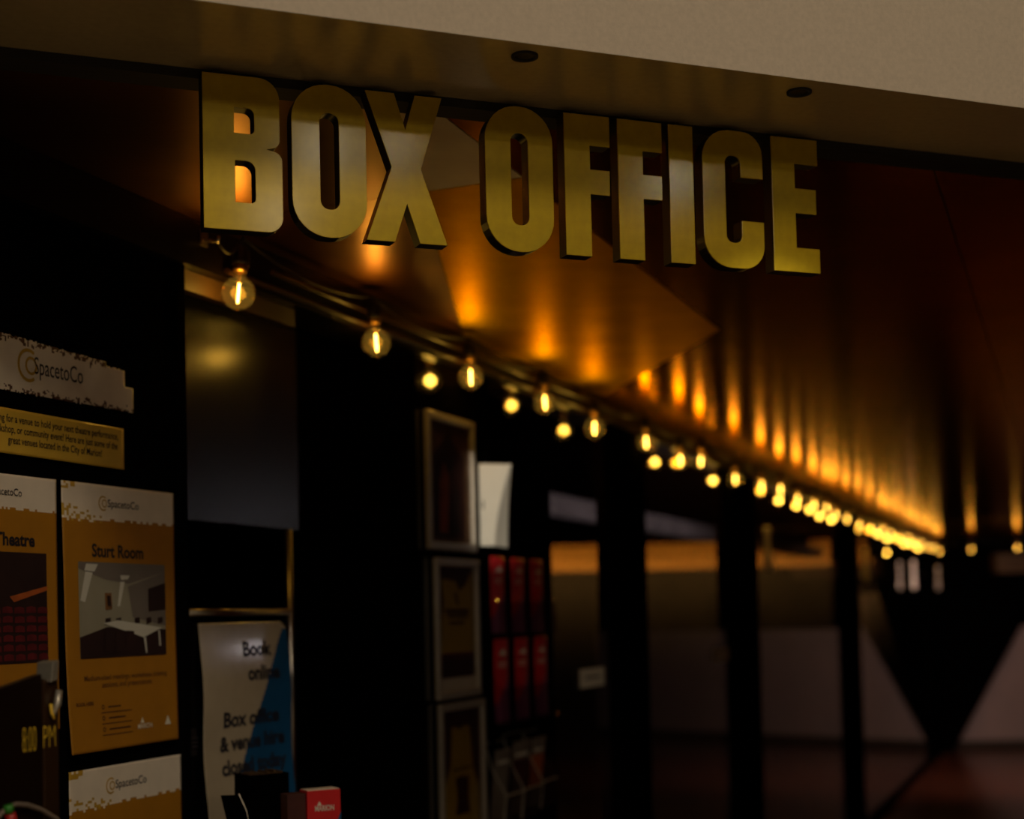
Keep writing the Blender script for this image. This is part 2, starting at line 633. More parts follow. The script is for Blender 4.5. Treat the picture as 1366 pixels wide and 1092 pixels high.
# keep the base simple: clip a big quad by the sign line and the wall line
big = [Vector((-8, -3)), Vector((14, -3)), Vector((14, far_y)), Vector((-8, far_y))]
big = clip(big, o2[0], o2[1], 1, 0.0)
big = clip(big, wA, wB, -1, 0.0)
g = 0.0016
left = clip(big, L1a, L1b, 1, g)
right = clip(big, L1a, L1b, -1, g)
if side(cl(600, 330), L1a, L1b) < 0:
    left, right = right, left
k2 = 1 if side(cl(560, 340), L2a, L2b) > 0 else -1
p_low = clip(left, L2a, L2b, k2, g)
p_up = clip(left, L2a, L2b, -k2, g)
k3 = 1 if side(cl(1000, 400), L3a, L3b) > 0 else -1
p_mid = clip(right, L3a, L3b, k3, g)
p_far = clip(right, L3a, L3b, -k3, g)
L4a, L4b = cl(820, 520), cl(960, 440)  # added seam line where the golden glow colour stops
k4 = 1 if side(cl(650, 380), L4a, L4b) > 0 else -1
p_low2 = clip(p_low, L4a, L4b, -k4, g)
p_low = clip(p_low, L4a, L4b, k4, g)
L5a, L5b = cl(528, 150), cl(585, 340)  # added seam line, keeps the glow colours off the dim left panels
k5 = 1 if side(cl(430, 250), L5a, L5b) > 0 else -1
p_left = clip(p_up, L5a, L5b, k5, g)
p_left2 = clip(p_low, L5a, L5b, k5, g)
p_up = clip(p_up, L5a, L5b, -k5, g)
p_low = clip(p_low, L5a, L5b, -k5, g)
mbc = MB()
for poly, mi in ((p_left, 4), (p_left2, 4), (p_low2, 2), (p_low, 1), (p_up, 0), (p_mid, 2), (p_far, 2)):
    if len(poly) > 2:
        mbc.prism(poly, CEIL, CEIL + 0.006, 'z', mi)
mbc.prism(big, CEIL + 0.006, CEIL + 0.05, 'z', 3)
struct('ceiling', mbc, [m_cop_glow_tan, m_cop_glow_gold, m_cop_c, m_seam, m_cop_d], None, 'copper panel ceiling with dark seams', 'ceiling')

# wall line: boundaries in wall coordinates
s_bayA0, s_bayA1 = ws(243, 560), ws(397, 600)
s_pier1 = ws(549, 700)
s_fr0, s_fr1 = ws(562, 750), ws(648, 850)
s_w1a, s_w1b = ws(648, 850), ws(813, 800)
cols = [(ws(813, 800), ws(857, 800)), (ws(969, 800), ws(1007, 800)), (ws(1119, 800), ws(1143, 800)), (ws(1231, 800), ws(1262, 800))]
s_end = ws(1262, 800) + 0.6
top = CEIL
beam_z = 2.335

wm = MB()
wm.box(-2.2, s_bayA0, 0.0, 0.12, 0.0, top)
struct('wall_left', wm, m_black, WF, 'black painted wall behind the yellow posters', 'wall')
struct('trim_3', MB().box(s_bayA0 - 1.2, s_end, -0.02, 0.10, beam_z, top - 0.001), m_satin, WF, 'black beam along the ceiling edge above the bulbs', 'beam')
# thin pipes along the beam
mbp = MB()
mbp.tube([(s_bayA0 + 0.12, -0.029, beam_z + 0.012), (cols[0][0], -0.029, beam_z + 0.012)], 0.006, 10)
mbp.tube([(s_bayA0 + 0.30, -0.029, beam_z + 0.045), (cols[0][0], -0.029, beam_z + 0.045)], 0.005, 10)
struct('trim_4', mbp, m_boardr, WF, 'thin brown conduit along the black beam', 'conduit')
# bay A: timber strip, leaning dark header panel, dark recess behind
yh = 0.156                        # the header panel stands back from the wall face
zs0 = wl(243, 350, 0.005)[1]
zs1 = wl(243, 384, 0.005)[1]
s_hd = ws(397, 600, yh)
struct('trim_5', MB().box(s_bayA0 + 0.001, ws(393, 420, 0.005), 0.005, 0.03, zs1, min(zs0, beam_z - 0.001)), m_timber, WF, 'brown timber strip above the box office window', 'trim')
zh1 = CEIL - 0.002
zh0 = wl(320, 699, yh)[1]
yl, yr, lean, th = yh, yh, 0.0, 0.018
sa_, sb_ = s_bayA0 - 0.05, s_hd
hp = MB()
hv = []
for (sx, yy) in ((sa_, yl), (sb_, yr)):
    for dy in (0.0, th):
        hv += [(sx, yy + dy, zh0), (sx, yy + dy + lean, zh1)]
hp.add(hv, [(0, 4, 5, 1), (2, 3, 7, 6), (0, 2, 6, 4), (1, 5, 7, 3), (0, 1, 3, 2), (4, 6, 7, 5)])
struct('wall_header', hp, m_header, WF, 'dark satin header panel above the box office window', 'panel')
rc = MB()
rc.box(s_bayA0 - 0.02, s_fr0, 0.60, 0.64, 0, top)
rc.box(s_bayA0 - 0.02, s_bayA0, 0.12, 0.64, 0, top)
struct('wall_recess', rc, m_column, WF, 'black recess of the box office window', 'recess')
# corner post with a satin face beside the posters
struct('column_1', MB().box(s_bayA0 - 0.03, s_bayA0, -0.012, 0.12, 0, beam_z), m_black, WF, 'narrow black post beside the posters', 'post', bevel=0.004)
# black pier and frame pier
struct('column_2', MB().box(ws(397, 600, yh + 0.02), s_fr0 + 0.03, yh + 0.02, 0.26, 0, top - 0.002), m_column, WF, 'wide black pier beside the box office window', 'pier', bevel=0.006)
struct('wall_display', MB().box(s_fr0 - 0.015, s_w1a, 0.0, yh + 0.02, 0, beam_z), m_glossblack, WF, 'black wall strip carrying the silver frames', 'wall')
s_glass = ws(738, 850)
struct('wall_rack', MB().box(s_w1a, s_glass, 0.0, 0.12, 0, wl(690, 625)[1]), m_column, WF, 'black panel carrying the brochure racks', 'panel')

# window bays
def window(n, s0, s1, label, tilt=0.0):
    w = s1 - s0
    o = thing('window_%d' % n, label, 'window', WF @ T(s0, -0.012, 0))
    tag(o, kind='structure')
    fb = MB()
    fb.box(0, 0.03, 0, 0.03, 0, beam_z).box(w - 0.03, w, 0, 0.03, 0, beam_z).box(0.03, w - 0.03, 0, 0.03, 0, 0.08)
    fb.build('window_frame', m_column, o)
    mb = MB()
    z0, z1 = 0.08, beam_z
    dy = tilt
    vs = [(0.03, 0.010 + dy, z0), (w - 0.03, 0.010 + dy, z0), (w - 0.03, 0.010 - dy, z1), (0.03, 0.010 - dy, z1)]
    mb.add(vs, [(0, 1, 2, 3)])
    mb.build('pane', m_pane, o, solid=0.004)
    return o


window(1, s_w1a, cols[0][0], 'dark window behind the brochure racks')
window(2, cols[0][1], cols[1][0], 'dark window between the first two black columns')
window(3, cols[1][1], cols[2][0], 'dark window between the second and third black columns')
window(4, cols[2][1], cols[3][0], 'dark window farthest along the shopfront')
lab = ['thick black column nearest along the glass front', 'second black column along the glass front',
       'third black column along the glass front', 'farthest black column where the glass front ends']
for i, (a, b) in enumerate(cols):
    struct('column_%d' % (i + 3), MB().box(a, b, -0.024, 0.045, 0, beam_z), m_column, WF, lab[i], 'column', bevel=0.008)

# far end: end wall, timber bulkhead, V-shaped pier
FY = 17.4
def fp(u, v, Y=FY):
    d = ray(u, v)
    return CAM + d * (Y / d.y)


zb0, zb1 = fp(1000, 757).z, fp(1000, 690).z
xw0, xw1 = fp(1146, 900).x, fp(1500, 900).x
struct('wall_end', MB().box(xw0, xw1 + 3, FY, FY + 0.1, 0, fp(1200, 790).z), m_endwall, None, 'pale mauve end wall', 'wall')
struct('wall_back', MB().box(-9, xw1 + 3, FY + 0.1, FY + 0.2, 0, 3.2), m_inner, None, 'dark far wall of the foyer', 'wall')
struct('baseboard_end', MB().box(xw0, xw1 + 3, FY - 0.03, FY, 0, 0.10), m_inner, None, 'dark baseboard of the end wall', 'baseboard')
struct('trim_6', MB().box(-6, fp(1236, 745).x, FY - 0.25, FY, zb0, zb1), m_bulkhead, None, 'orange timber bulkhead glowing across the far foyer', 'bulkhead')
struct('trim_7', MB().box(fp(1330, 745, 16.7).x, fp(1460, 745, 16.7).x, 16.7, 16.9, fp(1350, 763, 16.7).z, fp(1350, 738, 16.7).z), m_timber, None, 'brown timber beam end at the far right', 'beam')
struct('wall_dark_upper', MB().box(fp(1236, 760).x, xw1 + 3, FY - 0.05, FY, fp(1300, 835).z, 3.2), m_column, None, 'black upper part of the end wall', 'wall')
VY = 17.1
vp = [fp(1150, 700, VY), fp(1440, 690, VY), fp(1272, 1010, VY), fp(1243, 1010, VY)]
vz = 0.0
poly = [(vp[0].x, vp[0].z), (vp[1].x, vp[1].z), (vp[2].x, 0.0), (vp[3].x, 0.0)]
struct('column_7', MB().prism(poly, VY, VY + 0.2), m_column, None, 'black V-shaped pier before the pale end wall', 'pier')
# foyer behind the glass: dark ceiling and an added grey strip for the band reflected in the glass
ic = [Vector((-9, 3.0)), Vector((-9, FY)), Vector((wB.x + 0.6, FY)), wB, (WF @ Vector((s_w1a, 0.13, 0))).to_2d()]
wpt = [(WF @ Vector((s, 0.13, 0))).to_2d() for s in (s_w1a, s_end)]
ic = [wpt[0], wpt[1], Vector((wpt[1].x, FY + 0.1)), Vector((-9, FY + 0.1)), Vector((-9, wpt[0].y))]
struct('ceiling_foyer', MB().prism(ic, CEIL + 0.02, CEIL + 0.08, 'z'), m_column, None, 'dark ceiling of the foyer', 'ceiling')
yb = 0.9
q0, q1 = wl(700, 650, yb), wl(700, 676, yb)
struct('trim_8', MB().box(q0[0] + 0.1, ws(1095, 720, yb), yb, yb + 0.12, q1[1], q0[1]), m_greyband, WF, 'grey beam inside the foyer behind the glass', 'beam')
struct('trim_9', MB().box(q0[0] + 0.1, ws(1095, 720, yb), yb + 0.12, yb + 0.14, q1[1] + 0.06, CEIL + 0.02), m_column, WF, 'black hanger panel above the grey beam', 'panel')
struct('wall_side', MB().box(-9.1, -9, 3, FY + 0.2, 0, 3.2), m_inner, None, 'dark side wall of the foyer', 'wall')
struct('wall_booth', MB().box(s_w1a - 0.03, s_w1a, 0.12, 3.0, 0, top), m_column, WF, 'black partition behind the silver frames', 'wall')

# added foyer lamps without fixtures, for the bulkhead and the grey strip
pb = fp(900, 800, FY - 1.3)
look_light('bulkhead_fill', 'AREA', (pb.x - 1.0, FY - 0.62, zb0 - 0.12), (pb.x - 1.0, FY - 0.25, zb0 + 0.10), 44, (1.0, 0.66, 0.25), 7.5, 0.05)
gb = WF @ Vector((q0[0] + 1.6, yb - 0.55, q0[1] - 0.5))
gt = WF @ Vector((q0[0] + 1.6, yb, q0[1] - 0.05))
look_light('grey_strip_fill', 'AREA', gb, gt, 7.0, (0.95, 0.86, 1.0), 4.0, 0.05)

# ------------------------------------------------------------------ sign letters
H = sl(270, 95)[1] - sl(272, 303)[1]
z_top = sl(268, 95)[1]
LET = {
    'B': ([[(0, 0), (.51, 0, .10), (.51, .515, .12), (.41, .538), (.495, .560, .10), (.495, 1, .135), (0, 1)],
           [(.2, .627), (.33, .627, .03), (.33, .797, .05), (.2, .797)], [(.203, .18), (.333, .18, .03), (.333, .451, .06), (.203, .451)]]),
    'O': ([[(0, -.005, .24), (.5, -.005, .24), (.5, 1.005, .24), (0, 1.005, .24)], [(.187, .18, .06), (.316, .18, .06), (.316, .82, .06), (.187, .82, .06)]]),
    'X': ([[(0, 0), (.195, 0), (.283, .26), (.37, 0), (.5625, 0), (.385, .50), (.54, 1), (.35, 1), (.28, .76), (.205, 1), (.005, 1), (.18, .50)]]),
    'F': ([[(0, 0), (.195, 0), (.195, .44), (.345, .44), (.345, .615), (.195, .615), (.195, .785), (.35, .785), (.35, 1), (0, 1)]]),
    'I': ([[(0, 0), (.195, 0), (.195, 1), (0, 1)]]),
    'C': ([[(0, -.005, .22), (.5, -.005, .22), (.5, .345), (.315, .345), (.315, .18, .055), (.185, .18, .055), (.185, .82, .055), (.315, .82, .055), (.315, .665), (.5, .665), (.5, 1.005, .22), (0, 1.005, .22)]]),
    'E': ([[(0, 0), (.395, 0), (.395, .18), (.195, .18), (.195, .44), (.375, .44), (.375, .625), (.195, .625), (.195, .81), (.395, .81), (.395, 1), (0, 1)]]),
}
sign = [('B', 271.5, 250, 'gold letter B with black sides, leftmost of the sign'),
        ('O', 389.5, 215, 'gold letter O with black sides, between B and X'),
        ('X', 489.5, 318, 'gold letter X with black sides, ending the word BOX'),
        ('O', 648, 235, 'gold letter O with black sides, first of the word OFFICE'),
        ('F', 754, 250, 'gold letter F with black sides, next to the O of OFFICE'),
        ('F', 826, 270, 'gold letter F with black sides, just left of the letter I'),
        ('I', 894, 270, 'gold letter I with black sides, a plain upright bar'),
        ('C', 938.5, 270, 'gold letter C with black sides, between I and E'),
        ('E', 1031, 275, 'gold letter E with black sides, rightmost of the sign')]
DEPTH = 0.026
for ch, u, v, lb in sign:
    s0 = sl(u, v)[0]
    t = thing('sign_letter', lb, 'letter', SF @ T(s0, -DEPTH, z_top - H), 'gold letters of the box office sign')
    loops = [[(p.x * H, p.y * H) for p in rounded(lp)] for lp in LET[ch]]
    extrude_shape('face', loops, 0.0, 0.003, m_gold, t, bevel=0.0004)['label'] = 'gold front face'
    extrude_shape('side_return', loops, 0.0032, DEPTH + 0.001, m_return, t)['label'] = 'black side return'
    # stand-off rod up into the black strip
    wdt = max(p[0] for p in loops[0])
    rod = MB()
    for fx in ((0.09, wdt - 0.03) if ch not in 'I' else (wdt / 2,)):
        fx = min(fx, wdt * 0.5) if fx == 0.09 else fx
    xs = [0.1 * H] if ch in 'XFEB' else [wdt / 2]
    for x in xs:
        rod.box(x - 0.004, x + 0.004, 0.012, DEPTH - 0.003, 0.97 * H, CEIL + 0.004 - (z_top - H))
    rod.build('bracket', m_return, t)

# recessed downlights in the soffit
for (u, v, lb) in ((700, 74, 'small dark recessed downlight in the soffit above the O of OFFICE'), (1066, 122, 'small dark recessed downlight in the soffit above the letter E')):
    p = cl(u, v, soff_z)
    t = thing('downlight', lb, 'downlight', T(p.x, p.y, soff_z), 'recessed downlights in the soffit')
    MB().lathe([(0.0135, 0.001), (0.0135, -0.002), (0.019, -0.003), (0.019, 0.001), (0.0135, 0.001)], n=28).build('trim_ring', m_seam, t, smooth=True)
    MB().lathe([(0.0, -0.0008), (0.0135, -0.0012), (0.0135, 0.001), (0.0, 0.001)], n=28).build('lens', m_lens, t)

# ------------------------------------------------------------------ festoon lights
def make_bulb(name, label, group, mw, tilt):
    t = thing(name, label, 'light bulb', mw @ Matrix.Rotation(tilt, 4, 'Y'), group)
    return t


R = 0.033
prof = []
for i in range(17):
    a = -math.pi / 2 + (math.pi * 0.86) * i / 16
    prof.append((R * math.cos(a), R * math.sin(a)))
prof += [(0.0125, 0.036), (0.0125, 0.046)]
mb_globe = MB().lathe(prof, n=28)
mb_fil = MB().tube([(0, 0, -0.020), (0, 0, 0.020)], 0.0019, 8)
mb_stem = MB().tube([(0, 0, 0.0205), (0, 0, 0.044)], 0.0022, 8)
mb_stem.tube([(0.003, 0, -0.018), (0.004, 0, 0.02), (0.004, 0, 0.044)], 0.0005, 6)
mb_cap = MB().lathe([(0.0, 0.0445), (0.0135, 0.0445), (0.0145, 0.050), (0.0145, 0.056), (0.013, 0.060), (0.0, 0.060)], n=20)
mb_sock = MB().lathe([(0.0, 0.058), (0.0165, 0.058), (0.017, 0.064), (0.015, 0.088), (0.008, 0.096), (0.0, 0.096)], n=20)
tip = MB().lathe([(0.0, -0.0375), (0.003, -0.036), (0.004, -0.033), (0.0, -0.032)], n=10)
proto = None


def place_bulb(mw, tilt, label, group):
    global proto
    t = thing('festoon_bulb', label, 'light bulb', mw @ Matrix.Rotation(tilt, 4, 'Y'), group)
    if proto is None:
        mb_globe.build('glass_globe', m_globe, t, smooth=True)
        tip.build('glass_tip', m_globe, t, smooth=True)
        mb_fil.build('filament', m_fil, t, smooth=True)
        mb_stem.build('filament_stem', m_brass, t, smooth=True)
        mb_cap.build('screw_cap', m_brass, t, smooth=True)
        mb_sock.build('socket', m_socket, t, smooth=True)
        gl = bpy.data.lights.new('bulb_glow', 'POINT')
        gl.energy = 0.34
        gl.color = (1.0, 0.66, 0.13)
        gl.shadow_soft_size = 0.016
        go = bpy.data.objects.new('bulb_glow', gl)
        COL.objects.link(go)
        go.parent = t
        proto = t
    else:
        for c in list(proto.children):
            d = c.copy()
            COL.objects.link(d)
            d.parent = t
    return t


px = [(318, 391, .18), (502, 457, -.15), (628, 503, -.06), (727, 537, -.16), (793, 571, .03), (862, 590, -.22), (908, 614, -.10), (935, 615, .24),
      (981, 639, .02), (1016, 648, -.06), (1041, 653, -.05), (1064, 666, -.05), (1086, 673, -.05), (1103, 678, .0), (1115, 687, .04), (1130, 692, .0)]
nth = ['first', 'second', 'third', 'fourth', 'fifth', 'sixth', 'seventh', 'eighth', 'ninth', 'tenth', 'eleventh', 'twelfth', 'thirteenth', 'fourteenth',
       'fifteenth', 'sixteenth', 'seventeenth', 'eighteenth', 'nineteenth', 'twentieth', 'twenty-first', 'twenty-second', 'twenty-third', 'twenty-fourth',
       'twenty-fifth', 'twenty-sixth', 'twenty-seventh']
rng = random.Random(4)
bp = [wl(u, v, -0.06) + (t,) for u, v, t in px]
s_last, z_last = wl(1130, 692, -0.06)
s_fin, z_fin = wl(1253, 733, -0.06)
step = (s_fin - s_last) / 11
for i in range(1, 12):
    f = i / 11
    bp.append((s_last + step * i + rng.uniform(-.05, .05) * (i < 11), z_last + (z_fin - z_last) * f + rng.uniform(-.02, .02), rng.uniform(-.1, .1)))
tops = []
for i, (s, z, t) in enumerate(bp):
    extra = {0: ', under the letter B', 1: ', under the letter X', 2: ', above the silver frames'}.get(i, '')
    place_bulb(WF @ T(s, -0.06, z), t, 'glowing festoon bulb, %s from the left along the shopfront' % nth[i] + extra, 'festoon bulbs along the shopfront')
    tops.append(Vector((s + 0.107 * math.sin(t), -0.06, z + 0.107 * math.cos(t))))
tops[0].z += 0.010
# the string turns the corner and crosses the far end
cross = []
for (u, v, lb) in ((1296, 733, 'glowing festoon bulb of the far cross string, left one of two'), (1357, 731, 'glowing festoon bulb of the far cross string, right one near the frame edge')):
    p = at_depth(u, v, 16.2)
    place_bulb(T(p.x, p.y, p.z), 0.0, lb, 'festoon bulbs across the far end')
    cross.append(WFI @ (p + Vector((0, 0, 0.103))))

pts = []
a0 = Vector((s_bayA0 - 0.03, -0.028, beam_z + 0.05))
hs, hz_ = wl(289, 318, -0.05)
a1 = Vector((hs, -0.05, hz_))
chain = [a1] + tops + cross
for i in range(len(chain) - 1):
    a, b = chain[i], chain[i + 1]
    for k in range(8):
        f = k / 8
        p = a.lerp(b, f)
        p.z -= 0.03 * 4 * f * (1 - f)
        pts.append(p)
pts.append(chain[-1])
last = chain[-1] + (WFI.to_3x3() @ Vector((0.9, 0, 0.03)))
pts.append(last)
o = MB().tube(pts, 0.0035, 6).build('festoon_cable', m_cable, None, WF, smooth=True)
tag(o, 'black festoon cable sagging from bulb to bulb along the beam', 'cable')
hk = thing('cable_hook', 'small metal hook holding the festoon cable under the letter B', 'hook', WF @ T(a1.x, -0.02, a1.z))
MB().box(-0.012, 0.012, -0.003, 0.001, -0.012, 0.022).build('hook_plate', m_chrome, hk, bevel=0.001)
MB().tube([(0, -0.003, 0), (0, -0.020, -0.004), (0, -0.032, -0.006), (0, -0.036, 0.004)], 0.003, 8).build('hook_arm', m_chrome, hk, smooth=True)

# ------------------------------------------------------------------ posters on the left wall
def logo(parent, bend, xr, x0, x1, z, size):
    """double ring mark at xr and the word beside it from x0 to x1, z is the baseline"""
    a = Art(bend, 0.0016)
    r = size * 0.62
    a.ring(xr, z + size * 0.28, r, size * 0.13, 55, 305)
    a.ring(xr + r * 0.28, z + size * 0.28, r * 0.52, size * 0.11, 0, 360)
    a.build('ring_mark', [m_gold_ink], parent)
    a = Art(bend, 0.0016)
    a.fit('SpacetoCo', x0, x1, z, size, 0, 0.004)
    a.build('word_mark', [m_ink], parent)


def words(parent, bend, name, m, *lines):
    a = Art(bend, 0.0016)
    for ln in lines:
        a.fit(*ln)
    a.build(name, [m], parent)


def triangle_logo(art, x, z, s, mi):
    art.poly([(x - s, z), (x + s, z), (x, z + 1.7 * s)], mi)


def torn(x, z, w, h, seed, amp):
    return amp * (mnoise.noise(Vector((x * 90, z * 90, seed))) + 0.6 * mnoise.noise(Vector((x * 260, z * 260, seed))))


def poster(u0, v0, u1, v1, label, amp, seed):
    """header-and-body venue poster spanning the given corner points of the photo on the wall"""
    s0, z1 = wl(u0, v0, -0.008)
    s1, z0 = wl(u1, v1, -0.008)
    w, h = s1 - s0, z1 - z0
    t = thing('venue_poster', label, 'poster', WF @ T(s0, -0.006, z0), 'yellow venue posters on the black wall')

    def bend(x, z):
        a, b = x / w, z / h
        return -amp * ((1 - b) ** 2 * (0.3 + 0.7 * (1 - a)) + 0.6 * max(0, a - 0.75) ** 2 * 4 + 0.15 * (1 + math.sin(b * 7 + seed)) * (1 - a) * 0.5)
    hd = h * 0.868

    def region(x, z):
        e = hd + torn(x, 0, w, h, seed, 0.002)
        if x < 0.36 * w and e - 0.004 < z < e + 0.024 * (1 - x / (0.5 * w)):
            return 2 if mnoise.noise(Vector((x * 210, z * 330, seed))) > 0.12 else 0
        if z < e:
            return 1
        if x < 0.12 * w and z > h * 0.975 and mnoise.noise(Vector((x * 120, z * 120, seed))) > -0.1:
            return 2
        return 0
    sheet('paper', w, h, bend, region, [m_paper, m_yellow, m_gold_ink], t, 54, 110)
    return t, w, h, bend


t, w, h, bend = poster(82, 640, 235, 985, 'yellow poster titled Sturt Room with a meeting table photo', 0.016, 3.0)
logo(t, bend, w * 0.345, w * 0.385, w * 0.665, h * 0.918, h * 0.042)
words(t, bend, 'title', m_ink, ('Sturt Room', w * 0.235, w * 0.70, h * 0.726, h * 0.068, 0, 0.03))
words(t, bend, 'caption', m_soft_ink, ('Medium-sized meetings, workshops, training', w * 0.14, w * 0.90, h * 0.262, h * 0.030, 0, 0.004), ('sessions, and presentations.', w * 0.29, w * 0.76, h * 0.234, h * 0.030, 0, 0.004))
words(t, bend, 'small_heading', m_soft_ink, ('BOOK HERE', w * 0.06, w * 0.21, h * 0.172, h * 0.019, 0, 0.02))
for k in range(3):
    zz = h * (0.158 - 0.042 * k)
    a = Art(bend, 0.0016)
    a.rect(w * 0.27, w * 0.55, zz - h * 0.020, zz - h * 0.0165, 0)
    a.build('rule_line', [m_soft_ink], t)
    a = Art(bend, 0.0016)
    a.ring(w * 0.29, zz + h * 0.003, h * 0.007, h * 0.004, 0, 360, 0)
    a.build('contact_icon', [m_soft_ink], t)
    a = Art(bend, 0.0016)
    a.rect(w * 0.335, w * (0.45 + .04 * k), zz - h * 0.001, zz + h * 0.005, 0)
    a.build('contact_line', [m_soft_ink], t)
words(t, bend, 'council_word_mark', m_white_ink, ('MARION', w * 0.60, w * 0.74, h * 0.062, h * 0.028, 0, 0.01))
a = Art(bend, 0.0016)
triangle_logo(a, w * 0.645, h * 0.084, h * 0.013, 0)
a.build('council_triangle', [m_white_ink], t)
a = Art(bend, 0.0016)
triangle_logo(a, w * 0.895, h * 0.065, h * 0.022, 0)
a.build('triangle_emblem', [m_white_ink], t)
a = Art(bend, 0.0014)
x0, x1, z0, z1 = w * 0.115, w * 0.90, h * 0.345, h * 0.705
X = lambda f: x0 + (x1 - x0) * f
Z = lambda f: z0 + (z1 - z0) * f
a.rect(x0, x1, z0, z1, 0)
L = 0.0006
a.poly([(X(0), Z(1)), (X(1), Z(1)), (X(1), Z(.92)), (X(.56), Z(.78)), (X(.30), Z(.82)), (X(0), Z(.93))], 1, L)          # ceiling
a.poly([(X(.55), Z(.75)), (X(1), Z(.92)), (X(1), Z(.32)), (X(.60), Z(.42))], 5, L)                                    # right wall
a.poly([(X(0), Z(.22)), (X(.30), Z(.32)), (X(1), Z(.28)), (X(1), Z(0)), (X(0), Z(0))], 2, L)                          # floor
a.poly([(X(.79), Z(.73)), (X(1), Z(.80)), (X(1), Z(.50)), (X(.79), Z(.48))], 2, 2 * L)                                # screen
a.poly([(X(.28), Z(.68)), (X(.355), Z(.68)), (X(.36), Z(.51)), (X(.285), Z(.50))], 4, 2 * L)                           # picture
a.poly([(X(.30), Z(.65)), (X(.34), Z(.65)), (X(.345), Z(.54)), (X(.305), Z(.54))], 2, 3 * L)
a.poly([(X(.25), Z(.36)), (X(.42), Z(.39)), (X(.95), Z(.30)), (X(.72), Z(.20))], 3, 3 * L)                             # table
a.poly([(X(.72), Z(.20)), (X(.745), Z(.20)), (X(.76), Z(.03)), (X(.74), Z(.03))], 3, 3 * L)
a.poly([(X(.90), Z(.27)), (X(.92), Z(.27)), (X(.93), Z(.10)), (X(.91), Z(.10))], 3, 3 * L)
for c in (.28, .40, .62, .76, .90):
    a.poly([(X(c), Z(.34)), (X(c + .06), Z(.36)), (X(c + .06), Z(.42)), (X(c), Z(.41))], 2, 2 * L)
for c in (.26, .38, .50):
    a.poly([(X(c), Z(.05)), (X(c + .11), Z(.05)), (X(c + .10), Z(.27)), (X(c + .01), Z(.28))], 2, 4 * L)
a.poly([(X(.08), Z(.98)), (X(.21), Z(.98)), (X(.17), Z(.90)), (X(.06), Z(.91))], 3, 2 * L)
a.poly([(X(.07), Z(.90)), (X(.15), Z(.89)), (X(.06), Z(.58)), (X(.01), Z(.60))], 3, 2 * L)
a.poly([(X(.46), Z(.87)), (X(.57), Z(.87)), (X(.55), Z(.83)), (X(.47), Z(.82))], 3, 2 * L)
a.poly([(X(.46), Z(.80)), (X(.51), Z(.80)), (X(.45), Z(.54)), (X(.42), Z(.54))], 3, 2 * L)
a.build('photo_print', [m_beige, m_greyp, m_dkp, m_whitep, m_brownp, m_greyp], t)

t, w, h, bend = poster(-72, 622, 78, 972, 'yellow poster titled Theatre with a red seating photo, cut by the left frame edge', 0.012, 7.0)
logo(t, bend, w * 0.345, w * 0.385, w * 0.665, h * 0.918, h * 0.042)
words(t, bend, 'title', m_ink, ('Theatre', w * 0.41, w * 0.785, h * 0.726, h * 0.070, 0, 0.03))
a = Art(bend, 0.0014)
x0, x1, z0, z1 = w * 0.10, w * 0.895, h * 0.27, h * 0.70
X = lambda f: x0 + (x1 - x0) * f
Z = lambda f: z0 + (z1 - z0) * f
a.rect(x0, x1, z0, z1, 0)
a.poly([(X(.55), Z(.60)), (X(1), Z(.70)), (X(1), Z(.66)), (X(.6), Z(.55))], 2, L)
for r in range(6):
    for c in range(7):
        xx, zz = .04 + c * .14, .50 - r * .085 + (c % 2) * .004
        a.poly([(X(xx), Z(zz - .05)), (X(xx + .12), Z(zz - .05)), (X(xx + .115), Z(zz)), (X(xx + .06), Z(zz + .012)), (X(xx + .005), Z(zz))], 1, L)
a.build('photo_print', [m_dkp, m_redseat, m_orangep], t)

t, w, h, bend = poster(93, 1030, 246, 1360, 'yellow poster with white torn header below the Sturt Room poster', 0.012, 11.0)
logo(t, bend, w * 0.345, w * 0.385, w * 0.665, h * 0.918, h * 0.042)

# white torn-edge banner and yellow notice above the posters
s0, z1 = wl(-150, 410, -0.008)
s1, z0 = wl(178, 551, -0.008)
w = s1 - s0
zt_l, zb_l = wl(0, 442, -0.008)[1], wl(0, 518, -0.008)[1]
zt_r, zb_r = wl(160, 488, -0.008)[1], wl(176, 550, -0.008)[1]
z0 = min(zb_l, zb_r) - 0.004
h = max(zt_l, zt_r) + 0.012 - z0
t = thing('venue_banner', 'white torn-edged banner reading SpacetoCo on the black wall', 'banner', WF @ T(s0, -0.006, z0))
sx0 = wl(0, 480, -0.008)[0] - s0


xn1, xn2 = wl(143, 485, -0.008)[0] - s0, wl(167, 500, -0.008)[0] - s0
zn2 = wl(170, 517, -0.008)[1] - z0


def tb(x):
    f = (x - sx0) / (w - sx0)
    top_ = zt_l - z0 + (zt_r - zt_l) * f + torn(x, 0, w, h, 2.0, 0.0025)
    if x > xn1:
        top_ -= 0.007
    if x > xn2:
        top_ = zn2
    return top_, zb_l - z0 + (zb_r - zb_l) * f + torn(x, 0.3, w, h, 5.0, 0.002)


def out(x, z):
    a, b = tb(x)
    return b < z < a


def reg(x, z):
    a, b = tb(x)
    v = torn(x, z, w, h, 9.0, 1.0)
    if a - z < 0.006 + 0.014 * v and x < xn1 or z - b < 0.005 + 0.012 * v:
        return 1 if v > 0.05 else 0
    return 0


bend = lambda x, z: -0.002 * math.sin(x * 12)
sheet('paper', w, h, bend, reg, [m_paper, m_soft_ink], t, 170, 60, outline=out)
pxs = lambda u, v: wl(u, v, -0.008)[0] - s0
pzs = lambda u, v: wl(u, v, -0.008)[1] - z0
logo(t, bend, pxs(39, 490), pxs(47, 495), pxs(112, 505), pzs(80, 505), 0.040)

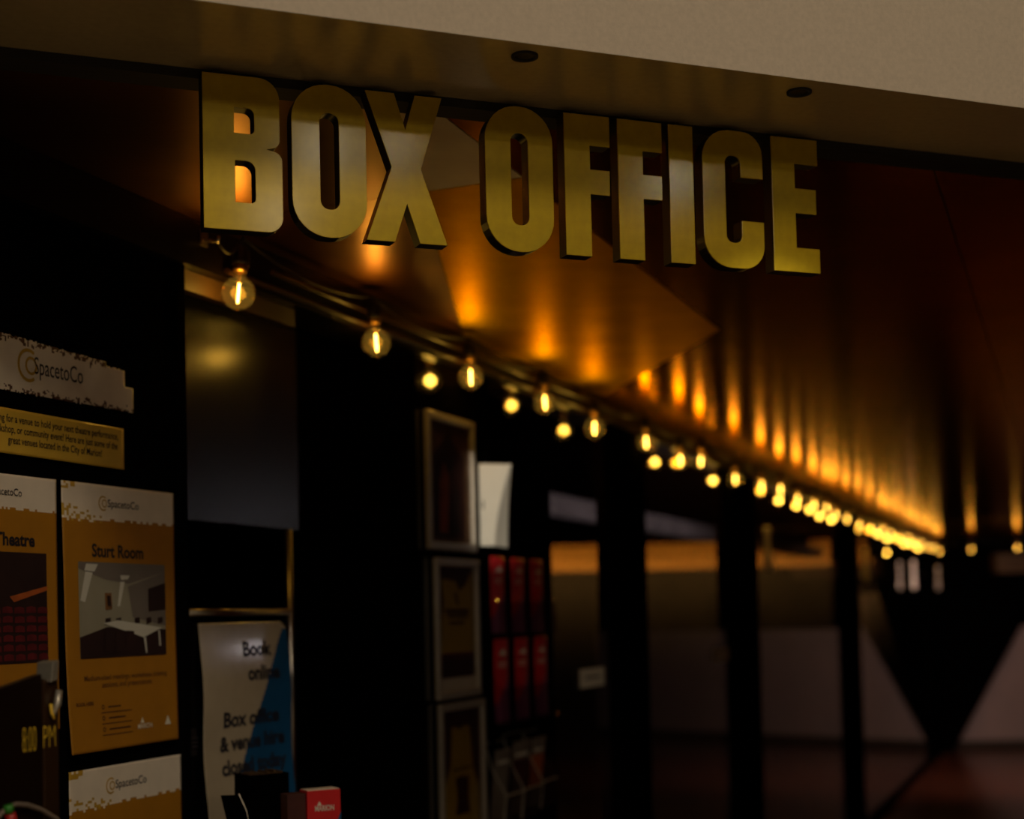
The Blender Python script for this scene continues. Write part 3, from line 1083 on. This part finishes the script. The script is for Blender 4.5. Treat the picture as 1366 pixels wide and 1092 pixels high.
s0, _ = wl(-150, 560, -0.008)
s1, z1 = wl(165, 572, -0.008)
z0 = wl(165, 626, -0.008)[1]
zl1, zl0 = wl(0, 546, -0.008)[1], wl(0, 608, -0.008)[1]
h = z1 - z0
w = s1 - s0
t = thing('venue_notice', 'yellow laminated notice with three text lines below the white banner', 'notice', WF @ T(s0, -0.006, z0))
bend = lambda x, z: -0.0015
sheet('paper', w, h, bend, lambda x, z: 0, [m_plaque], t, 60, 16,
      outline=lambda x, z: not (x > w - 0.012 and (z > h - 0.010 or z < 0.008) and ((x - (w - .012)) ** 2 + (max(z - (h - .010), 0) or max(.008 - z, 0)) ** 2 > 0.012 ** 2)))
lines = (('Looking for a venue to hold your next theatre performance,', -20, 157), ('workshop, or community event? Here are just some of the', -14, 156), ('great venues located in the City of Marion!', 10, 135))
for i, (ln, ua, ub) in enumerate(lines):
    words(t, bend, 'text_line', m_ink, (ln, pxs(ua, 590), pxs(ub, 590), h * (0.70 - 0.235 * i), h * 0.24, 0, 0.01))
MB().tube([(w - 0.002, -0.003, 0.004), (w - 0.001, -0.003, h - 0.012)], 0.0012, 6).build('sleeve_edge', m_acrylic, t)

# ------------------------------------------------------------------ box office window: steel rail frame, notice, counter and things on it
sA, zA = wl(386, 706, 0.01)
sB, zB = wl(256, 817, 0.01)
cz = 1.15
t = thing('screen_frame', 'steel tube frame with a clear screen on the box office counter', 'screen', WF @ T(0, 0, 0))
MB().tube([(sA, 0.012, cz), (sA, 0.012, zA)], 0.0075, 14).build('upright_tube', m_chrome, t, smooth=True)
MB().tube([(s_bayA0 + 0.002, 0.012, zB), (sA - 0.0075, 0.012, zB)], 0.0075, 14).build('cross_tube', m_chrome, t, smooth=True)
MB().box(s_bayA0 + 0.01, sA - 0.01, 0.010, 0.014, cz, zB - 0.008).build('clear_screen', m_acrylic, t)
MB().lathe([(0, 0.0), (0.018, 0.0), (0.018, 0.006), (0.009, 0.010), (0.0, 0.010)], (sA, 0.012, cz), 16).build('base_flange', m_chrome, t, smooth=True)
# counter
struct('counter_base', MB().box(s_bayA0 - 0.3, s_bayA1 - 0.01, -0.30, 0.5, 0.0, cz - 0.04), m_black, WF, 'black base of the box office counter', 'counter')
o = MB().box(s_bayA0 - 0.32, s_bayA1 - 0.01, -0.34, 0.5, cz - 0.04, cz).build('counter_top', m_satin, None, WF, bevel=0.004)
tag(o, 'black service counter top below the box office window', 'counter', None, 'structure')

s0, z1 = wl(272, 831, -0.006)
s1 = wl(386, 960, -0.006)[0]
z0 = wl(284, 1140, -0.006)[1]
w, h = s1 - s0, z1 - z0
t = thing('booking_notice', 'white and blue laminated notice reading Book online at the box office window', 'notice', WF @ T(s0, 0.008, z0))


def bend(x, z):
    a, b = x / w, z / h
    return -0.004 - 0.014 * (1 - b) - 0.020 * max(0, a - 0.7) ** 2 * 5 - 0.003 * math.sin(b * 11)


dx = lambda z: w * (0.40 + 0.60 * (z / h - 0.10) / 0.86)
vis = lambda f: h * (1 - f * 0.74)       # fraction of the visible height measured from the top


def reg(x, z):
    f = (h - z) / h
    lim = w * (0.98 - f * 0.86)
    return 1 if x > lim and f > 0.03 else 0


sheet('paper', w, h, bend, reg, [m_laminate, m_blue], t, 90, 120, thick=0.0008, outline=lambda x, z: not (x > w * .93 and z > h * .97 and (x - w * .93) + (z - h * .97) * 1.2 > w * .06))
fx = lambda u: (u - 268.0) / 120.0 * w
for ln, ua, ub, fz in (('Book', 325, 366, .152), ('online', 329, 374, .262), ('Box office', 294, 372, .462), ('& venue hire', 289, 379, .567), ('closed today', 290, 380, .672)):
    words(t, bend, 'text_line', m_ink, (ln, fx(ua), fx(ub), h * (1 - fz), h * 0.092, 0, 0.035))

# little steel latch on the post beside the notice
sL, zL = wl(264, 990, -0.004)
t = thing('latch', 'small steel latch left of the Book online notice', 'latch', WF @ T(sL, 0.008, zL))
MB().box(-0.010, 0.010, -0.004, 0.002, -0.026, 0.026).build('latch_plate', m_socket, t, bevel=0.001)
for k in range(3):
    MB().box(-0.008, 0.008, -0.008, -0.004, -0.010 + k * 0.008, -0.006 + k * 0.008).build('latch_bar', m_chrome, t)

# brochure stack in red with the triangle word mark, in a counter box
p = at_depth(384, 1062, 2.62)
q = WFI @ p
pr = WFI @ at_depth(458, 1050, 2.62)
yd = flat(ray(1050, 800))
red_w = 0.093
zt = at_depth(420, 1055, 2.62).z
BX = frame(at_depth(411, 1100, 2.62).xy.to_3d(), flat(ray(4200, 760)))
t = thing('brochure_box', 'red brochure box marked MARION on the box office counter', 'brochure box', BX @ T(0, 0, cz))
hh = zt - cz
MB().box(-0.001, 0.062, 0.0, 0.035, 0, hh).build('front_stack', m_red, t, bevel=0.0006)
MB().box(-0.036, -0.002, 0.004, 0.037, 0, hh - 0.004).build('side_stack', m_maroon, t, bevel=0.0006)
MB().box(0.0, 0.060, 0.002, 0.033, hh, hh + 0.0012).build('paper_edges', m_paper, t)
words(t, lambda x, z: 0.0004, 'word_mark', m_white_ink, ('MARION', 0.013, 0.049, hh - 0.036, 0.0135, 0, 0.02))
a = Art(None, 0.0012)
triangle_logo(a, 0.0215, hh - 0.0265, 0.0045, 0)
a.build('triangle_emblem', [m_white_ink], t)
a = Art(None, 0.0012)
a.poly([(0.05, hh - 0.065), (0.062, hh - 0.065), (0.062, hh - 0.040)], 0)
a.build('blue_corner', [m_blue], t)

# black box and black leaflet flap
def counter_frame(u, v, z):
    return frame(at_depth(u, v, z).xy.to_3d(), flat(ray(3400, 760)))


zt = at_depth(360, 1034, 2.70).z
t = thing('open_box', 'tall black open box left of the red brochure box', 'box', counter_frame(333, 1080, 2.70) @ T(0, 0, cz))
hb = zt - cz
b = MB()
b.box(0, 0.080, 0, 0.004, 0, hb).box(0, 0.080, 0.056, 0.06, 0, hb).box(0, 0.004, 0.004, 0.056, 0, hb).box(0.076, 0.080, 0.004, 0.056, 0, hb).box(0.004, 0.076, 0.004, 0.056, 0, 0.004)
b.build('body', m_column, t)
b = MB()
r2 = random.Random(3)
for k in range(14):
    x = 0.010 + 0.062 * k / 13
    b.box(x - 0.0018, x + 0.0018, 0.012, 0.050, 0.004, hb + 0.002 + r2.uniform(-0.002, 0.003))
b.build('leaflet_edges', m_timber, t)
zt = at_depth(310, 1060, 2.55).z
t = thing('leaflet_flap', 'black leaflet with a curved pale edge in front of the Book online notice', 'leaflet', counter_frame(300, 1080, 2.55) @ T(0, 0, cz))
hb = zt - cz
pl = [(0.012, 0), (0.055, 0), (0.052, hb * .55), (0.040, hb * .85), (0.026, hb * .99), (-0.006, hb), (0.004, hb * .8)]
MB().prism(pl, 0, 0.003).build('card', m_column, t)
MB().tube([(0.055, 0.0015, 0), (0.053, 0.0015, hb * .5), (0.041, 0.0015, hb * .85), (0.027, 0.0015, hb)], 0.0012, 6).build('pale_edge', m_paper, t, smooth=True)

# ------------------------------------------------------------------ silver frames
def poster_frame(u0, v0, u1, v1, label, kind, lean):
    s0, z1 = wl(u0, v0, -0.012)
    s1, z0 = wl(u1, v1, -0.012)
    w, h = s1 - s0, z1 - z0
    t = thing('poster_frame', label, 'picture frame', WF @ T(s0, -0.005, z0) @ Matrix.Rotation(lean, 4, 'X'), 'silver frames on the black wall strip')
    f = 0.021
    fb = MB()
    for poly in ([(0, 0), (w, 0), (w - f, f), (f, f)], [(0, h), (f, h - f), (w - f, h - f), (w, h)], [(0, 0), (f, f), (f, h - f), (0, h)], [(w, 0), (w, h), (w - f, h - f), (w - f, f)]):
        fb.prism(poly, -0.014, 0.0)
    fb.build('frame', m_silver, t, bevel=0.003)
    for (cx, cz_) in ((0.008, 0.008), (w - 0.008, 0.008), (0.008, h - 0.008), (w - 0.008, h - 0.008)):
        MB().lathe([(0, -0.0165), (0.005, -0.0155), (0.006, -0.0135)], (cx, 0, cz_), 12, axis='y').build('corner_clip', m_chrome, t, smooth=True)
    a = Art(None, 0.001)
    a.rect(f - 0.002, w - f + 0.002, f - 0.002, h - f + 0.002, 0)
    X = lambda q: f + (w - 2 * f) * q
    Z = lambda q: f + (h - 2 * f) * q
    if kind == 0:
        a.poly([(X(.12), Z(.04)), (X(.88), Z(.04)), (X(.88), Z(.72)), (X(.5), Z(.93)), (X(.12), Z(.72))], 1, L)
        a.poly([(X(.25), Z(.08)), (X(.45), Z(.08)), (X(.48), Z(.55)), (X(.38), Z(.68)), (X(.26), Z(.5))], 2, 2 * L)
        a.poly([(X(.52), Z(.08)), (X(.78), Z(.08)), (X(.76), Z(.4)), (X(.66), Z(.55)), (X(.55), Z(.4))], 3, 2 * L)
        a.ring(X(.5), Z(.74), w * .10, w * .05, 0, 360, 3, 2 * L)
        ms = [m_brownp, m_maroon, m_orangep, m_dkp]
    elif kind == 1:
        a.rect(X(0), X(1), Z(0), Z(.10), 2, L)
        a.poly([(X(.10), Z(.30)), (X(.98), Z(.30)), (X(.97), Z(.98)), (X(.80), Z(.86)), (X(.62), Z(.80)), (X(.52), Z(.88)), (X(.14), Z(.90)), (X(.20), Z(.72)), (X(.13), Z(.55))], 1, L)
        a.rect(X(0.02), X(1), Z(.25), Z(.30), 3, L)
        a.poly([(X(.46), Z(.78)), (X(.52), Z(.80)), (X(.60), Z(.70)), (X(.54), Z(.68))], 0, 2 * L)
        a.rect(X(.22), X(.86), Z(.62), Z(.655), 0, 2 * L)
        a.rect(X(.28), X(.84), Z(.585), Z(.61), 0, 2 * L)
        a.rect(X(.32), X(.74), Z(.53), Z(.555), 0, 2 * L)
        ms = [m_maroon, m_olive, m_paper, m_redseat]
    else:
        a.poly([(X(.06), Z(.02)), (X(.96), Z(.02)), (X(.94), Z(.40)), (X(.80), Z(.55)), (X(.74), Z(.86)), (X(.62), Z(.88)), (X(.5), Z(.85)), (X(.28), Z(.88)), (X(.24), Z(.60)), (X(.06), Z(.42))], 1, L)
        a.poly([(X(.34), Z(.22)), (X(.70), Z(.22)), (X(.66), Z(.34)), (X(.70), Z(.50)), (X(.60), Z(.49)), (X(.52), Z(.51)), (X(.34), Z(.49)), (X(.40), Z(.36))], 0, 2 * L)
        a.rect(X(.28), X(.74), Z(.55), Z(.565), 0, 2 * L)
        ms = [m_maroon, m_olive]
    a.build('poster_print', ms, t)
    MB().box(f - 0.003, w - f + 0.003, -0.0085, -0.0075, f - 0.003, h - f + 0.003).build('clear_cover', m_acrylic, t)
    return t


poster_frame(567, 545, 634, 737, 'top silver frame with a dark red-brown arch poster', 0, 0.0)
poster_frame(579, 743, 640, 926, 'middle silver frame with a mustard poster over a white foot strip', 1, 0.0)
poster_frame(585, 940, 649, 1124, 'bottom silver frame with a mustard torn-shape poster', 2, 0.0)

# ------------------------------------------------------------------ curled white card
s0, z1 = wl(633, 617, -0.004)
z0 = wl(637, 728, -0.004)[1]
s0 += 0.03
cpt = WF @ Vector((s0, -0.004, 0))
cdep = (cpt - CAM).dot(fw)
w, h = 47.0 * cdep / F, z1 - z0
CFr = frame(cpt, flat(Vector((1.0, 0.16, 0))))
t = thing('curled_card', 'bright white curled card standing above the red flyers', 'card', CFr @ T(0, 0, z0))


def bend(x, z):
    a, b = x / w, z / h
    e = max(0.0, a - (0.42 + 0.56 * b ** 1.6))
    return 0.012 * (1 - math.cos(a * 2)) + w * 2.4 * e * (1 - 0.35 * e)


sheet('card_sheet', w, h, bend, None, [m_card], t, 30, 30, thick=0.0012)
MB().box(0.0, 0.012, -0.001, 0.004, h * 0.45, h * 0.55).build('clip', m_column, t)
cp = CFr @ Vector((w / 2, 0.0, z0 + h / 2))
look_light('card_fill_spot', 'SPOT', (2.6, -6.0, 2.62), cp, 1700, (1.0, 0.9, 0.72), 0.03, spot=0.034, blend=0.4)  # added narrow spot without a fixture, brightens only the card

# ------------------------------------------------------------------ flyer racks
def flyer(s, z, w, h, label, group, mats, y, lean=0.10):
    t = thing('flyer', label, 'flyer', WF @ T(s, y, z) @ Matrix.Rotation(-lean, 4, 'X'), group)
    bend = lambda x, zz: -0.006 * math.sin(math.pi * x / w) - 0.008 * (zz / h) ** 2
    sheet('paper', w, h, bend, lambda x, zz: 0 if zz > h * (0.20 + 0.35 * x / w) else 1, mats[:2], t, 20, 30)
    a = Art(bend, 0.0012)
    a.poly([(w * .2, h * .80), (w * .8, h * .80), (w * .5, h * .88)], 0)
    a.rect(w * .2, w * .75, h * .70, h * .715, 0)
    a.rect(w * .2, w * .65, h * .66, h * .675, 0)
    a.build('print', [mats[2]], t)
    return t


pos = ['left', 'middle', 'right']
row_px = [((655, 683, 709), 737, 845, 'top'), ((660, 690, 715), 848, 965, 'lower')]
for us, v1, v0, nm in row_px:
    zt = wl(us[0], v1, -0.03)[1]
    zb = wl(us[0], v0, -0.03)[1]
    sa, sb = wl(us[0] - 4, v1, -0.02)[0], wl(us[2] + 20, v1, -0.02)[0]
    rk = thing('flyer_rack', 'clear acrylic rack holding the %s row of red flyers' % nm, 'rack', WF @ T(sa, 0, zb - 0.006), 'clear flyer racks')
    rw = sb - sa
    hz = zt - zb
    MB().box(0, rw, -0.004, 0.0, 0, hz * 0.98).build('back_plate', m_acrylic, rk)
    MB().box(0, rw, -0.050, -0.0475, 0, hz * 0.42).build('front_lip', m_acrylic, rk)
    MB().box(0, rw, -0.0475, -0.004, 0, 0.003).build('tray_floor', m_acrylic, rk)
    for k in range(4):
        xx = rw * k / 3
        xx = min(max(xx, 0.0015), rw - 0.0015)
        MB().prism([(-0.0475, 0.003), (-0.004, 0.003), (-0.004, hz * .9), (-0.03, hz * .5), (-0.0475, hz * .42)], xx - 0.0012, xx + 0.0012, 'x').build('divider', m_acrylic, rk)
    for k in range(3):
        sc = sa + rw * (k + 0.5) / 3
        fw_ = rw / 3 * 0.66
        flyer(sc - fw_ / 2, zb - 0.002, fw_, hz * 0.97, 'red and purple flyer at the %s of the %s rack row' % (pos[k], nm), 'red flyers in the racks', [m_red, m_purple, m_white_ink], -0.016, -0.06 if False else 0.04)

for k, (u0, u1, v1, v0, lb, mm) in enumerate(((654, 676, 992, 1090, 'clear leaflet holder with a dark grey leaflet, left of the lowest row', m_greyp),
                                             (678, 702, 980, 1082, 'clear leaflet holder with a dull mauve leaflet, middle of the lowest row', m_maroon),
                                             (704, 722, 976, 1070, 'clear leaflet holder with an orange leaflet, right of the lowest row', m_orangep))):
    s0, z1 = wl(u0, v1, -0.02)
    s1, z0 = wl(u1 + 4, v0, -0.02)
    w, h = s1 - s0, z1 - z0
    t = thing('leaflet_holder', lb, 'leaflet holder', WF @ T(s0, -0.001, z0), 'clear leaflet holders')
    pr = [(-0.002, h), (0.0, h), (0.0, 0.0), (-0.055, 0.0), (-0.065, h * .35), (-0.0635, h * .35), (-0.053, 0.0025), (-0.002, 0.0025)]
    MB().prism(pr, 0.0015, w - 0.0015, 'x').build('shell', m_acrylic, t)
    for x in (0.0, w - 0.0015):
        MB().prism([(0, 0), (-0.055, 0), (-0.065, h * .35), (-0.02, h * .7), (0, h)], x, x + 0.0015, 'x').build('cheek', m_acrylic, t)
    rim = MB().tube([(0.001, -0.002, h), (w - 0.001, -0.002, h)], 0.0014, 6).tube([(0.001, -0.064, h * .35), (w - 0.001, -0.064, h * .35)], 0.0014, 6)
    rim.tube([(0.001, -0.002, h), (0.001, -0.02, h * .7), (0.001, -0.064, h * .35), (0.001, -0.055, 0.0)], 0.0012, 6)
    rim.build('rim', m_whitep, t)
    lf = thing('leaflet', ('dark grey leaflet in the left clear holder of the lowest row', 'dull mauve leaflet in the middle clear holder of the lowest row', 'orange leaflet in the right clear holder of the lowest row')[k], 'leaflet', WF @ T(s0 + 0.008, -0.008, z0 + 0.004) @ Matrix.Rotation(0.12, 4, 'X'), 'leaflets in the lowest holders')
    lw, lh = w - 0.016, h * 0.9
    b2 = lambda x, z: -0.004 * math.sin(math.pi * x / lw)
    sheet('paper', lw, lh, b2, lambda x, z: 0 if (z > lh * .75 or z < lh * .25) else 1, [m_greyp, mm], lf, 12, 20)
    a = Art(b2, 0.001)
    a.rect(lw * .15, lw * .85, lh * .80, lh * .84, 0)
    a.build('print', [m_white_ink], lf)

# ------------------------------------------------------------------ small labels on the glass
for (u0, v0, u1, v1, lb) in ((773, 893, 806, 913, 'small white label on the window beside the red flyers'), (953, 866, 972, 880, 'small white label near the second black column')):
    s0, z1 = wl(u0, v0, -0.012)
    s1, z0 = wl(u1, v1, -0.012)
    t = thing('window_label', lb, 'label', WF @ T(s0, -0.0126, z0), 'white labels on the glass')
    MB().box(0, s1 - s0, -0.0012, 0.0, 0, z1 - z0).build('sticker', m_card, t)
    a = Art(None, 0.002)
    a.rect((s1 - s0) * .2, (s1 - s0) * .8, (z1 - z0) * .45, (z1 - z0) * .60, 0)
    a.build('print', [m_greyp], t)

# pale tubular wall lights on the columns
for (u, v1, v0, ci, lb) in ((1022, 702, 762, 1, 'pale tubular wall light beside the second black column'), (1153, 731, 777, 2, 'pale tubular wall light beside the third black column'),
                           (1217, 748, 786, 3, 'pale tubular wall light left of the farthest black column'), (1250, 755, 787, 3, 'pale tubular wall light on the farthest black column')):
    s, z1 = wl(u, v1, -0.06)
    _, z0 = wl(u, v0, -0.06)
    a_, b_ = cols[ci]
    sc = min(max(s, a_ + 0.03), b_ - 0.03)
    t = thing('wall_light', lb, 'wall light', WF @ T(s, -0.065, z0), 'pale wall lights along the shopfront')
    hh = z1 - z0
    MB().lathe([(0, 0), (0.022, 0.01), (0.026, 0.05), (0.02, 0.09), (0.014, 0.12), (0.014, hh - 0.06), (0.02, hh - 0.03), (0.016, hh), (0, hh)], n=18).build('shade', m_pale, t, smooth=True)
    MB().tube([(0, 0.02, hh * .6), (0, 0.035, hh * .6), (sc - s, 0.038, hh * .6), (sc - s, 0.043, hh * .6)], 0.008, 8).build('bracket', m_satin, t)

# ------------------------------------------------------------------ foreground event board at the lower left
ED = flat(ray(1500, 800))
tl = at_depth(78, 888, 1.82)
EF = frame(Vector((tl.x, tl.y, 0)), ED)
EFI = EF.inverted()


def el(u, v):
    p = on_plane(u, v, Vector((tl.x, tl.y, 0)), Vector((-ED.y, ED.x, 0)))
    q = EFI @ p
    return q.x, q.z


t = thing('event_board', 'blurred dark event board with gold 8:00 PM lettering, foreground lower left', 'sign board', EF)
xr, zt1 = el(60, 898)
xl, zt0 = el(-60, 940)
xp0, xp1 = el(57, 980)[0], el(77, 980)[0]
MB().prism([(xl, 0.62), (xp0, 0.62), (xp0, zt1), (xl, zt0)], 0.0, 0.012).build('board', m_boardp, t, bevel=0.002)
MB().box(xp0, xp1, -0.002, 0.014, 0.03, el(66, 905)[1]).build('post', m_boardr, t, bevel=0.002)
MB().box(xp0 - 0.10, xp1 + 0.02, -0.15, 0.15, 0.0, 0.03).build('base', m_column, t, bevel=0.004)
cxm = (xp0 + xp1) / 2
zc = el(66, 905)[1]
b = MB()
b.prism([(cxm - 0.007, zc - 0.004), (cxm + 0.005, zc - 0.002), (cxm + 0.008, zc + 0.022), (cxm - 0.003, zc + 0.020)], -0.008, 0.016)
b.build('top_clip', m_silver, t, bevel=0.001)
b = MB().tube([(cxm - 0.004, -0.006, zc - 0.045), (cxm + 0.004, -0.008, zc - 0.03), (cxm + 0.007, -0.008, zc - 0.014)], [0.003, 0.005, 0.004], 10)
b.build('silver_clasp', m_silver, t, smooth=True)
b = MB().tube([(cxm - 0.006, -0.006, zc - 0.030), (cxm - 0.007, -0.008, zc - 0.040), (cxm - 0.002, -0.008, zc - 0.048)], 0.0018, 8)
b.build('gold_ring', m_goldtext, t, smooth=True)
a = Art(None, 0.003)
x8, z8 = el(27, 1004)
xpm, zpm = el(54, 998)
hcap = (el(40, 965)[1] - el(40, 1001)[1])
a.text('8:00', x8, z8, hcap * 1.38, 'LEFT', -0.0008, (el(52, 980)[0] - x8) / (hcap * 1.38 * 2.25))
a.text('PM', xpm, zpm, hcap * 1.38 * 0.9, 'LEFT', -0.0008, (el(76, 980)[0] - xpm) / (hcap * 1.38 * 0.9 * 1.52))
a.build('gold_lettering', [m_goldtext], t)

# cable with a red and green plug hooked over the board
p0 = [el(u, v) for u, v in ((-20, 1100), (2, 1076), (14, 1072), (30, 1073), (48, 1079), (66, 1090), (95, 1115))]
t = thing('plug_cable', 'blurred grey cable with a red and green plug at the lower left corner', 'cable', EF)
MB().tube([(x, -0.008, z) for x, z in p0], 0.0028, 8).build('cord', m_grey, t, smooth=True)
MB().tube([(p0[1][0] - .003, -0.012, p0[1][1] + .003), (p0[1][0] - .001, -0.012, p0[1][1] - .006)], 0.0055, 10).build('green_plug', m_green, t, smooth=True)
MB().tube([(p0[1][0] - .001, -0.013, p0[1][1] - .007), (p0[1][0] + .004, -0.013, p0[1][1] - .022)], 0.006, 10).build('red_plug', m_redpl, t, smooth=True)
